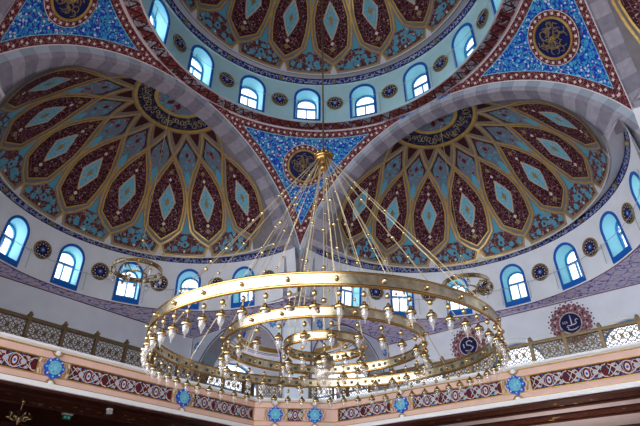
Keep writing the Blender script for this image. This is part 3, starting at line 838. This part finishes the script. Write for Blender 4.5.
def railing(p0, p1, posts, label):
    d = Vector((p1[0]-p0[0], p1[1]-p0[1], 0)); L = d.length; d.normalize(); nrm = Vector((d.y, -d.x, 0))
    def F(s, o, z): return (p0[0]+d.x*s+nrm.x*o, p0[1]+d.y*s+nrm.y*o, z)
    base = Vector(F(L/2, 0, -.487))
    t = empty('balustrade', base, label, 'railing')
    zb, zt = -.480, -.402
    def bar(mb, s0, s1, z0, z1, w, mat='bronze'):
        vs = [F(s, o, z) for s in (s0, s1) for o in (-w, w) for z in (z0, z1)]
        mb.add(vs, [(0, 1, 3, 2), (4, 6, 7, 5), (0, 4, 5, 1), (2, 3, 7, 6), (0, 2, 6, 4), (1, 5, 7, 3)], mat)
    m = MB(); bar(m, 0, L, zt, zt+.010, .009); bar(m, 0, L, zt+.010, zt+.013, .012); m.build('handrail', t, base)
    m = MB(); bar(m, 0, L, -.4865, zb, .008); m.build('bottom_rail', t, base)
    ps = sorted(posts)
    for s in ps:
        m = MB(); bar(m, s-.0065, s+.0065, -.487, zt+.022, .010); bar(m, s-.009, s+.009, zt+.022, zt+.026, .012)
        m.ball(F(s, 0, zt+.032), .0075, 'bronze', 8, 5); m.build('post', t, base)
    for a, b in zip(ps[:-1], ps[1:]):
        m = MB(); lattice(F, a+.0065, b-.0065, zb, zt, m); m.build('lattice_panel', t, base)
XR = GX+.012
railing((-XR, -1.03), (-XR, .915), [.01+.1545*k for k in range(13)]+[1.935], 'dark bronze lattice balustrade along the left gallery edge')
railing((-XR+.0, .925), (-1.135, 1.047), [.012, .152], 'short bronze lattice balustrade left of the pale corner pier')
railing((-1.047, 1.135), (-.925, XR), [.02, .16], 'short bronze lattice balustrade right of the pale corner pier')
railing((-.915, XR), (1.03, XR), [.01]+[.08+.1545*k+.0 for k in range(12)]+[1.935], 'bronze lattice balustrade along the right gallery edge')

# ------------------------------------------------------------------ drum roundels
def roundel_mesh():
    pass
def roundel(f, label, group, k=1.):
    c = Vector(f(0, 0, 0)); R = .056*k
    t = empty('drum_roundel', c, label, 'roundel', group)
    def D(r, h, n=28): return [f(r*cos(2*pi*j/n), r*sin(2*pi*j/n), h) for j in range(n)]
    m = MB(); m.grid([D(R, -.0035), D(R, -.010), D(R*.86, -.011), D(R*.84, -.007)], 'dull_gold', True, True); m.build('gilt_rim', t, c)
    m = MB(); m.add(D(R*.86, -.007), [tuple(range(28))], 'deep_maroon')
    for j in range(10):
        a = 2*pi*j/10; q = R*.58
        m.add([f(q*cos(a)+R*.17*cos(2*pi*i/8), q*sin(a)+R*.17*sin(2*pi*i/8), -.0082) for i in range(8)], [tuple(range(8))], 'navy')
        m.add([f(q*cos(a)*1.05+R*.075*cos(2*pi*i/6), q*sin(a)*1.05+R*.075*sin(2*pi*i/6), -.009) for i in range(6)], [tuple(range(6))], 'cream')
        a += pi/10
        m.add([f(R*.74*cos(a)+R*.05*cos(2*pi*i/6), R*.74*sin(a)+R*.05*sin(2*pi*i/6), -.0085) for i in range(6)], [tuple(range(6))], 'cream')
    m.add(D(R*.27, -.0085, 28), [tuple(range(28))], 'cobalt'); m.add(D(R*.12, -.0095, 28), [tuple(range(28))], 'sky_blue')
    m.build('rosette', t, c)
ORD = ['first', 'second', 'third', 'fourth', 'fifth', 'sixth', 'seventh']
def cyl_f(cx, cy, r, ac, zc, tilt=0.):
    def f(x, z, d): return (cx+(r+d-tilt*z)*cos(rad(ac)+x/r), cy+(r+d-tilt*z)*sin(rad(ac)+x/r), zc+z)
    return f
for i, k in enumerate(range(4, -3, -1)):
    ac = 90+11.25+22.5*k
    roundel(cyl_f(0, 0, .940, ac, 1.268), 'navy and gold roundel on the main dome drum, %s of seven from the left' % ORD[i], 'roundels on the main drum', .98)
za = .262
def half_f(sd, rel):
    a = SIDES[sd]; t = (za-ZS)/(.425-ZS); s = 1.018+(1.0297-1.018)*t; r = .974+(.945-.974)*t
    return cyl_f(cos(a)*s, sin(a)*s, r-.002, degrees(a)+rel, za, (.974-.945)/(.425-ZS)*1)
for i, rel in enumerate((11.25, -11.25, -33.75, -56.25, -78.75)):
    roundel(half_f('left', rel), 'round maroon and gold roundel between windows of the left half dome, %s from the left' % ORD[i], 'roundels on the left half drum')
for i, rel in enumerate((56.25, 33.75, 11.25, -11.25, -33.75, -56.25)):
    roundel(half_f('right', rel), 'round maroon and gold roundel between windows of the right half dome, %s from the left' % ORD[i], 'roundels on the right half drum')

# ------------------------------------------------------------------ wall roundels on the right back wall
def wall_roundel(x, z, label, readable):
    c = Vector((x, BW-.004, z)); t = empty('calligraphy_roundel', c, label, 'roundel', 'roundels on the right back wall')
    def F(a, b, h): return (x+a, BW-.004-h, z+b)
    m = MB(); n = 96
    edge = [(.112+.013*abs(sin(2*pi*k*12/n)) if 1 else 0) for k in range(n)]
    m.grid([[F(e*cos(2*pi*k/n), e*sin(2*pi*k/n), 0) for k, e in enumerate(edge)], [F(.06*cos(2*pi*k/n), .06*sin(2*pi*k/n), .001) for k in range(n)]], 'corona_floral', False, True)
    for k in range(24):
        a = 2*pi*k/24
        m.add([F(.131*cos(a)+.0055*cos(2*pi*j/6), .131*sin(a)+.0055*sin(2*pi*j/6), .001) for j in range(6)], [tuple(range(6))], 'maroon')
        m.add([F(.092*cos(a)+.007*cos(2*pi*j/6), .092*sin(a)+.007*sin(2*pi*j/6), .0025) for j in range(6)], [tuple(range(6))], 'cream' if k % 2 else 'maroon')
    m.build('floral_corona', t, c)
    m = MB(); m.add([F(.062*cos(2*pi*k/40), .062*sin(2*pi*k/40), .004) for k in range(40)], [tuple(range(40))], 'navy'); m.build('navy_disc', t, c)
    m = MB(); m.tube([F(.0635*cos(2*pi*k/40), .0635*sin(2*pi*k/40), .004) for k in range(40)], .0028, 'cream', 6, True); m.build('cream_rim', t, c)
    m = MB()
    def st(pts, w): m.tube([F(a, b, .006) for a, b in pts], w, 'cream', 5)
    if readable:
        # the word Ali: ain, lam with its tall stem, long returning ya
        st([(.046, .012), (.038, .019), (.030, .014), (.028, .006), (.035, -.001), (.030, -.008), (.018, -.012), (.006, -.014)], [.0022, .0034, .0032, .0028, .0028, .0034, .0034, .003])
        st([(.004, .048), (.005, .020), (.006, -.004), (.002, -.014), (-.008, -.016)], [.0022, .0038, .0038, .0034, .0028])
        st([(-.008, -.016), (-.020, -.012), (-.026, -.020), (-.016, -.027), (-.020, -.037), (-.002, -.044), (.022, -.041), (.040, -.030)], [.0028, .0034, .0034, .0030, .0034, .0040, .0036, .0015])
        for q in range(5): st([(-.045+.006*q, .006+.004*(q % 2)), (-.043+.006*q, .016-.003*(q % 2))], .0016)
        st([(-.046, .004), (-.03, .001), (-.014, .006)], .0016)
    else:
        st([(.03, .02), (.01, .034), (-.012, .026), (-.01, .006), (.014, -.002), (.034, -.016), (.012, -.036), (-.024, -.03)], .0038)
        st([(-.034, .016), (-.03, -.012)], .0036)
    m.build('script', t, c)
wall_roundel(.262, -.066, 'navy roundel with white script in a maroon lace ring, above the right balustrade', True)
wall_roundel(-.405, -.066, 'navy roundel in a maroon lace ring, half hidden behind the right rim of the chandelier', False)

# ------------------------------------------------------------------ tie wires along the drums
def wire_ring(cx, cy, r, a0, a1, z, name, stems, label):
    m = MB(); n = 72; closed = a1-a0 > 350
    m.tube([circ_pt((cx, cy), r, a0+(a1-a0)*j/n, z) for j in range(n if closed else n+1)], .0018, 'steel_wire', 4, closed)
    for a, zz in stems: m.tube([circ_pt((cx, cy), r, a, z-zz), circ_pt((cx, cy), r, a, z+.012)], .0022, 'steel_wire', 4)
    return tag(m.build(name), label, 'cable')
wire_ring(0, 0, .912, 0, 360, 1.262, 'lamp_cable', [(11.25*k+4, .16) for k in range(32)], 'thin grey cable strung round the main dome drum across its windows')
for sd in ('left', 'right'):
    a = SIDES[sd]
    wire_ring(cos(a)*1.03, sin(a)*1.03, .925, degrees(a)-86, degrees(a)+86, .215, 'lamp_cable', [(degrees(a)+11.25*k+5, .11) for k in range(-7, 8)], 'thin grey cable strung across the windows of the %s half dome' % sd)

# ------------------------------------------------------------------ great chandelier
HV = Vector((-.63475, .77272, 0)); TK = .0375
CC = Vector((.005, .004, 0))
cz0 = -.66
ch = empty('ring_chandelier', (CC.x, CC.y, cz0), 'huge three-ring brass chandelier with glass lamps hanging under the main dome', 'chandelier')
BASE = Vector((CC.x, CC.y, cz0))
def cp(R, a, z):
    v = Vector((R*cos(a), R*sin(a), 0)); return (CC.x+v.x, CC.y+v.y, z+TK*v.dot(HV))
def ring_band(name, R, zt, h, nb, par=ch, base=BASE, P=cp, k=1.):
    m = MB(); n = nb*4; zb = zt-h
    A = [2*pi*j/n for j in range(n)]
    for z in (zt, zb): m.tube([P(R, a, z) for a in A], .0042*k, 'brass_rim', 8, True)
    for rr in (R-.0025*k, R+.0025*k): m.grid([[P(rr, a, zb) for a in A], [P(rr, a, zt) for a in A]], 'brass', True, True)
    for j in range(nb):
        a = 2*pi*j/nb
        for sg in (-1, 1):
            m.ball(P(R+sg*.006*k, a, (zt+zb)/2), .0058*k, 'brass_bead', 8, 5)
            for q in (.25, .5, .75):
                b = a+2*pi/nb*q; w = .0055*k/R; rr = R+sg*.0032*k; zc = (zt+zb)/2
                if sg < 0 and q != .5: m.add([P(rr, b-w, zc-.005*k), P(rr, b+w, zc-.005*k), P(rr, b+w, zc+.005*k), P(rr, b-w, zc+.005*k)], [(0, 1, 2, 3)], 'dark_slot')
    return m.build(name, par, base)
lamp_proto = []
def lamp(R, a, zt, first=[None]):
    """brass wire, bead, bell cap and glass cup hanging from a ring"""
    p = Vector(cp(R, a, zt))
    if first[0] is None:
        m = MB(); z0 = 0.
        m.tube([(0, 0, 0), (0, 0, -.056)], .0008, 'brass_wire', 4, caps=False)
        m.lathe([(.0012, -.009), (.0052, -.014), (.0062, -.018), (.0052, -.022), (.0012, -.025)], (0, 0, 0), 'brass_bead', 10)
        m.lathe([(.0015, -.034), (.004, -.037), (.0045, -.041), (.0080, -.043), (.0120, -.048), (.0130, -.053), (.0112, -.054)], (0, 0, 0), 'brass_bead', 12)
        o = m.build('pendant_lamp', ch); first[0] = o
        g = MB(); g.lathe([(.0086, -.053), (.0088, -.060), (.0072, -.068), (.0045, -.074), (.0020, -.077), (.0014, -.084), (.0002, -.086)], (0, 0, 0), 'lamp_glass', 12)
        g.build('glass_cup', o)
    else:
        o = dup(first[0], ch)
    o.location = (p-BASE)*S
    return o
R1, R2, R3 = .530, .312, .124
Z1, Z2, Z3 = -.655, -.656, -.663
H1, H2, H3 = .031, .0275, .024
ring_band('outer_ring', R1, Z1, H1, 30); ring_band('middle_ring', R2, Z2, H2, 20); ring_band('inner_ring', R3, Z3, H3, 10)
for j in range(60): lamp(R1, 2*pi*(j+.1)/60, Z1-H1-.002)
for j in range(28): lamp(R2, 2*pi*(j+.3)/28, Z2-H2-.002)
for j in range(12): lamp(R3, 2*pi*(j+.3)/12, Z3-H3-.002)
# hub
m = MB()
m.lathe([(.001, .118), (.010, .114), (.022, .104), (.031, .092), (.034, .078), (.033, .060), (.024, .050), (.014, .048), (.012, .036), (.017, .028), (.016, .018), (.007, .010), (.001, .008)], (CC.x, CC.y, 0), 'hub_bronze', 20)
m.lathe([(.034, .070), (.037, .074), (.034, .079)], (CC.x, CC.y, 0), 'brass_rim', 20)
for k in range(12): m.ball((CC.x+.033*cos(2*pi*k/12), CC.y+.033*sin(2*pi*k/12), .087), .006, 'brass_rim', 6, 4)
m.build('hub', ch, BASE)
m = MB(); m.tube([(CC.x, CC.y, .11), (CC.x*.5, CC.y*.5, 1.2), (0, 0, 2.11)], .0038, 'bronze', 6); m.build('suspension_cable', ch, BASE)
def cable(p0, p1, beads, r=.0013):
    m = MB(); a, b = Vector(p0), Vector(p1)
    m.tube([a, b], r, 'brass_wire', 5)
    for t, q in beads: m.ball(a.lerp(b, t), q, 'brass_bead', 8, 5)
    m.build('stay_cable', ch, BASE)
for j in range(15):
    a = 2*pi*(2*j+.0)/30+.02
    cable((CC.x+.031*cos(a), CC.y+.031*sin(a), .055), cp(R1, a, Z1), [(.22+.06*(j % 3), .0058), (.45+.05*(j % 2), .0062), (.66+.04*(j % 3), .0058), (.86, .005)])
for j in range(10):
    a = 2*pi*(j+.25)/10
    cable((CC.x+.024*cos(a), CC.y+.024*sin(a), .05), cp(R2, a, Z2), [(.28+.06*(j % 3), .0052), (.52, .0055), (.76, .0052)], .0012)
for j in range(5):
    a = 2*pi*(j+.4)/5
    cable((CC.x+.012*cos(a), CC.y+.012*sin(a), .03), cp(R3, a, Z3), [(.35, .005), (.6, .005), (.8, .005)], .0012)
# radial spokes and central drop with the largest glass lamp
m = MB()
m.tube([(CC.x, CC.y, .01), (CC.x, CC.y, -.70)], .0022, 'brass_wire', 5)
for z, q in ((-.12, .008), (-.25, .009), (-.40, .008), (-.52, .010), (-.64, .009)): m.ball((CC.x, CC.y, z), q, 'brass_bead', 10, 6)
m.lathe([(.003, -.690), (.012, -.697), (.026, -.708), (.032, -.722), (.034, -.733), (.031, -.736)], (CC.x, CC.y, 0), 'brass', 16)
p = m.build('central_pendant', ch, BASE)
g = MB(); g.lathe([(.030, -.735), (.032, -.752), (.028, -.775), (.018, -.792), (.008, -.800), (.006, -.812), (.004, -.826), (.0005, -.83)], (CC.x, CC.y, 0), 'pendant_glass', 16); g.build('glass_cup', p, BASE)

# ------------------------------------------------------------------ small ring chandeliers of the side bays
def small_chandelier(x, y, zr, ztop, label):
    base = Vector((x, y, zr)); t = empty('hanging_chandelier', base, label, 'chandelier', 'small bay chandeliers')
    def P(R, a, z): return (x+R*cos(a), y+R*sin(a), z)
    m = MB(); R, h = .120, .020
    A = [2*pi*j/40 for j in range(40)]
    for z in (zr, zr-h): m.tube([P(R, a, z) for a in A], .0032, 'brass_rim', 6, True)
    m.grid([[P(R-.001, a, zr-h) for a in A], [P(R-.001, a, zr) for a in A]], 'brass', True, True)
    m.grid([[P(R+.001, a, zr-h) for a in A], [P(R+.001, a, zr) for a in A]], 'brass', True, True)
    for j in range(12): m.ball(P(R, 2*pi*j/12, zr-h/2), .006, 'brass_bead', 6, 4)
    m.build('ring', t, base)
    zk = zr+.165
    m = MB(); m.tube([(x, y, zk), (x, y, ztop)], .0017, 'brass_wire', 5); m.build('suspension_cable', t, base)
    m = MB(); m.lathe([(.001, .012), (.007, .006), (.009, -.002), (.006, -.010), (.001, -.014)], (x, y, zk), 'brass_bead', 8); m.build('hub', t, base)
    for j in range(4):
        a = 2*pi*(j+.35)/4; m = MB(); m.tube([(x, y, zk-.005), P(R, a, zr)], .0013, 'brass_wire', 4); m.build('stay_cable', t, base)
    # inner bowl of brass and lamps
    m = MB(); m.tube([P(.05, a, zr-.035) for a in A[::2]], .004, 'brass_rim', 6, True)
    for j in range(6):
        a = 2*pi*j/6; m.tube([P(.05, a, zr-.035), P(.12, a, zr-h/2)], .0022, 'brass', 5)
    m.build('inner_ring', t, base)
    first = None
    for j in range(16):
        R_ = R if j < 12 else .05; a = 2*pi*j/12 if j < 12 else 2*pi*(j-12)/4+.4; zt = zr-h if j < 12 else zr-.037
        if first is None:
            m = MB(); m.tube([(0, 0, 0), (0, 0, -.014)], .0009, 'brass_wire', 4, caps=False)
            m.lathe([(.001, -.012), (.006, -.016), (.0085, -.022), (.0075, -.024)], (0, 0, 0), 'brass_bead', 8)
            o = m.build('pendant_lamp', t)
            g = MB(); g.lathe([(.0072, -.023), (.0085, -.032), (.0062, -.042), (.0015, -.048), (.001, -.056)], (0, 0, 0), 'lamp_glass', 8); g.build('glass_cup', o)
            first = o
        else: o = dup(first, t)
        o.location = (Vector(P(R_, a, zt))-base)*S
small_chandelier(-1.19, 0., -.030, 1.055, 'small brass ring chandelier hanging in front of the left half dome windows')
small_chandelier(0., 1.20, -.030, 1.055, 'small brass ring chandelier behind the right rim of the great chandelier')

# ------------------------------------------------------------------ things under the left gallery
def arm_chandelier(x, y, zt):
    base = Vector((x, y, zt)); t = empty('arm_chandelier', base, 'small curved-arm brass chandelier hanging under the dark left gallery ceiling', 'chandelier')
    m = MB(); m.tube([(x, y, zt), (x, y, zt-.045)], .0016, 'brass_wire', 5); m.lathe([(.001, 0), (.012, -.003), (.006, -.010), (.001, -.012)], (x, y, zt), 'brass_bead', 8); m.build('stem', t, base)
    m = MB(); m.lathe([(.001, -.038), (.006, -.044), (.004, -.055), (.010, -.066), (.013, -.078), (.007, -.090), (.003, -.098), (.001, -.102)], (x, y, zt), 'brass', 10); m.build('body', t, base)
    for j in range(6):
        a = 2*pi*j/6+.3; m = MB(); ca, sa = cos(a), sin(a)
        prof = [(.008, -.075), (.018, -.086), (.030, -.082), (.034, -.068), (.030, -.056), (.036, -.050), (.043, -.056)]
        m.tube([(x+r*ca, y+r*sa, zt+z) for r, z in prof], .0026, 'brass', 6)
        m.lathe([(.001, 0), (.006, -.004), (.010, -.016), (.011, -.020)], (x+.043*ca, y+.043*sa, zt-.054), 'brass_bead', 8)
        m.build('arm', t, base)
arm_chandelier(-1.50, -.232, -.662)
m = MB(); c = Vector((-1.585, .018, -.668))
t = empty('exit_sign', c, 'small green exit sign hanging under the dark left gallery ceiling', 'sign')
def bx(m, c, hx, hy, hz, mat): m.box((c[0]-hx, c[1]-hy, c[2]-hz), (c[0]+hx, c[1]+hy, c[2]+hz), mat)
m = MB(); bx(m, (c.x, c.y, -.671), .010, .024, .004, 'gray_box'); m.build('lamp_case', t, c)
m = MB(); bx(m, (c.x, c.y, -.685), .004, .020, .010, 'exit_green'); m.build('sign_plate', t, c)
m = MB()
for yy in (-.009, .008): bx(m, (c.x+.0045, c.y+yy, -.685), .0006, .005, .0045, 'sky_blue')
m.build('pictogram', t, c)
c = Vector((-1.345, .093, -.667)); t = empty('security_camera', c, 'small white camera box under the left gallery edge', 'camera')
m = MB(); bx(m, (c.x, c.y, -.669), .009, .012, .005, 'ledge_white'); m.build('mount', t, c)
m = MB(); bx(m, (c.x+.004, c.y, -.681), .012, .009, .008, 'gray_box'); m.build('housing', t, c)

# ------------------------------------------------------------------ light
w = bpy.data.worlds.new('sky'); bpy.context.scene.world = w; w.use_nodes = True
nt = w.node_tree; bg = nt.nodes['Background']
tc = nt.nodes.new('ShaderNodeTexCoord'); dp = nt.nodes.new('ShaderNodeVectorMath'); dp.operation = 'DOT_PRODUCT'
nt.links.new(tc.outputs['Generated'], dp.inputs[0]); dp.inputs[1].default_value = Vector((-.45, -1, .15)).normalized()
mr = nt.nodes.new('ShaderNodeMapRange'); mr.inputs['From Min'].default_value = 0; mr.inputs['From Max'].default_value = 1
mr.inputs['To Min'].default_value = 2.3; mr.inputs['To Max'].default_value = 8.5; mr.interpolation_type = 'SMOOTHSTEP'
nt.links.new(dp.outputs['Value'], mr.inputs['Value']); nt.links.new(mr.outputs['Result'], bg.inputs['Strength'])
bg.inputs['Color'].default_value = (.86, .92, 1.0, 1)
def point(name, loc, power, r, c):
    l = bpy.data.lights.new(name, 'POINT'); l.energy = power; l.shadow_soft_size = r; l.color = c
    o = bpy.data.objects.new(name, l); col.objects.link(o); o.location = Vector(loc)*S; return o
def area(name, loc, target, power, sx, sy, c):
    l = bpy.data.lights.new(name, 'AREA'); l.shape = 'RECTANGLE'; l.size = sx*S; l.size_y = sy*S; l.energy = power; l.color = c
    o = bpy.data.objects.new(name, l); col.objects.link(o); o.location = Vector(loc)*S
    o.rotation_euler = (Vector(target)-Vector(loc)).to_track_quat('-Z', 'Y').to_euler(); return o

point('gallery_fill', (.25, 1.62, -1.12), 650, .15, (1., .86, .74))  # added fill for the right gallery ceiling, no fixture modelled
# ------------------------------------------------------------------ camera
cam = bpy.data.cameras.new('camera'); co = bpy.data.objects.new('camera', cam); col.objects.link(co)
yaw, pit, F = .6877, .5645, 525.177
fw = Vector((-sin(yaw)*cos(pit), cos(yaw)*cos(pit), sin(pit)))
co.location = Vector((1.0182, -1.2504, -1.2001))*S
co.rotation_euler = fw.to_track_quat('-Z', 'Y').to_euler()
cam.sensor_fit = 'HORIZONTAL'; cam.sensor_width = 36; cam.lens = F*36/640
cam.clip_end = 500; cam.clip_start = .05
sc = bpy.context.scene; sc.camera = co
sc.view_settings.view_transform = 'Standard'; sc.view_settings.look = 'None'; sc.view_settings.gamma = 1
sc.view_settings.exposure = 0.08
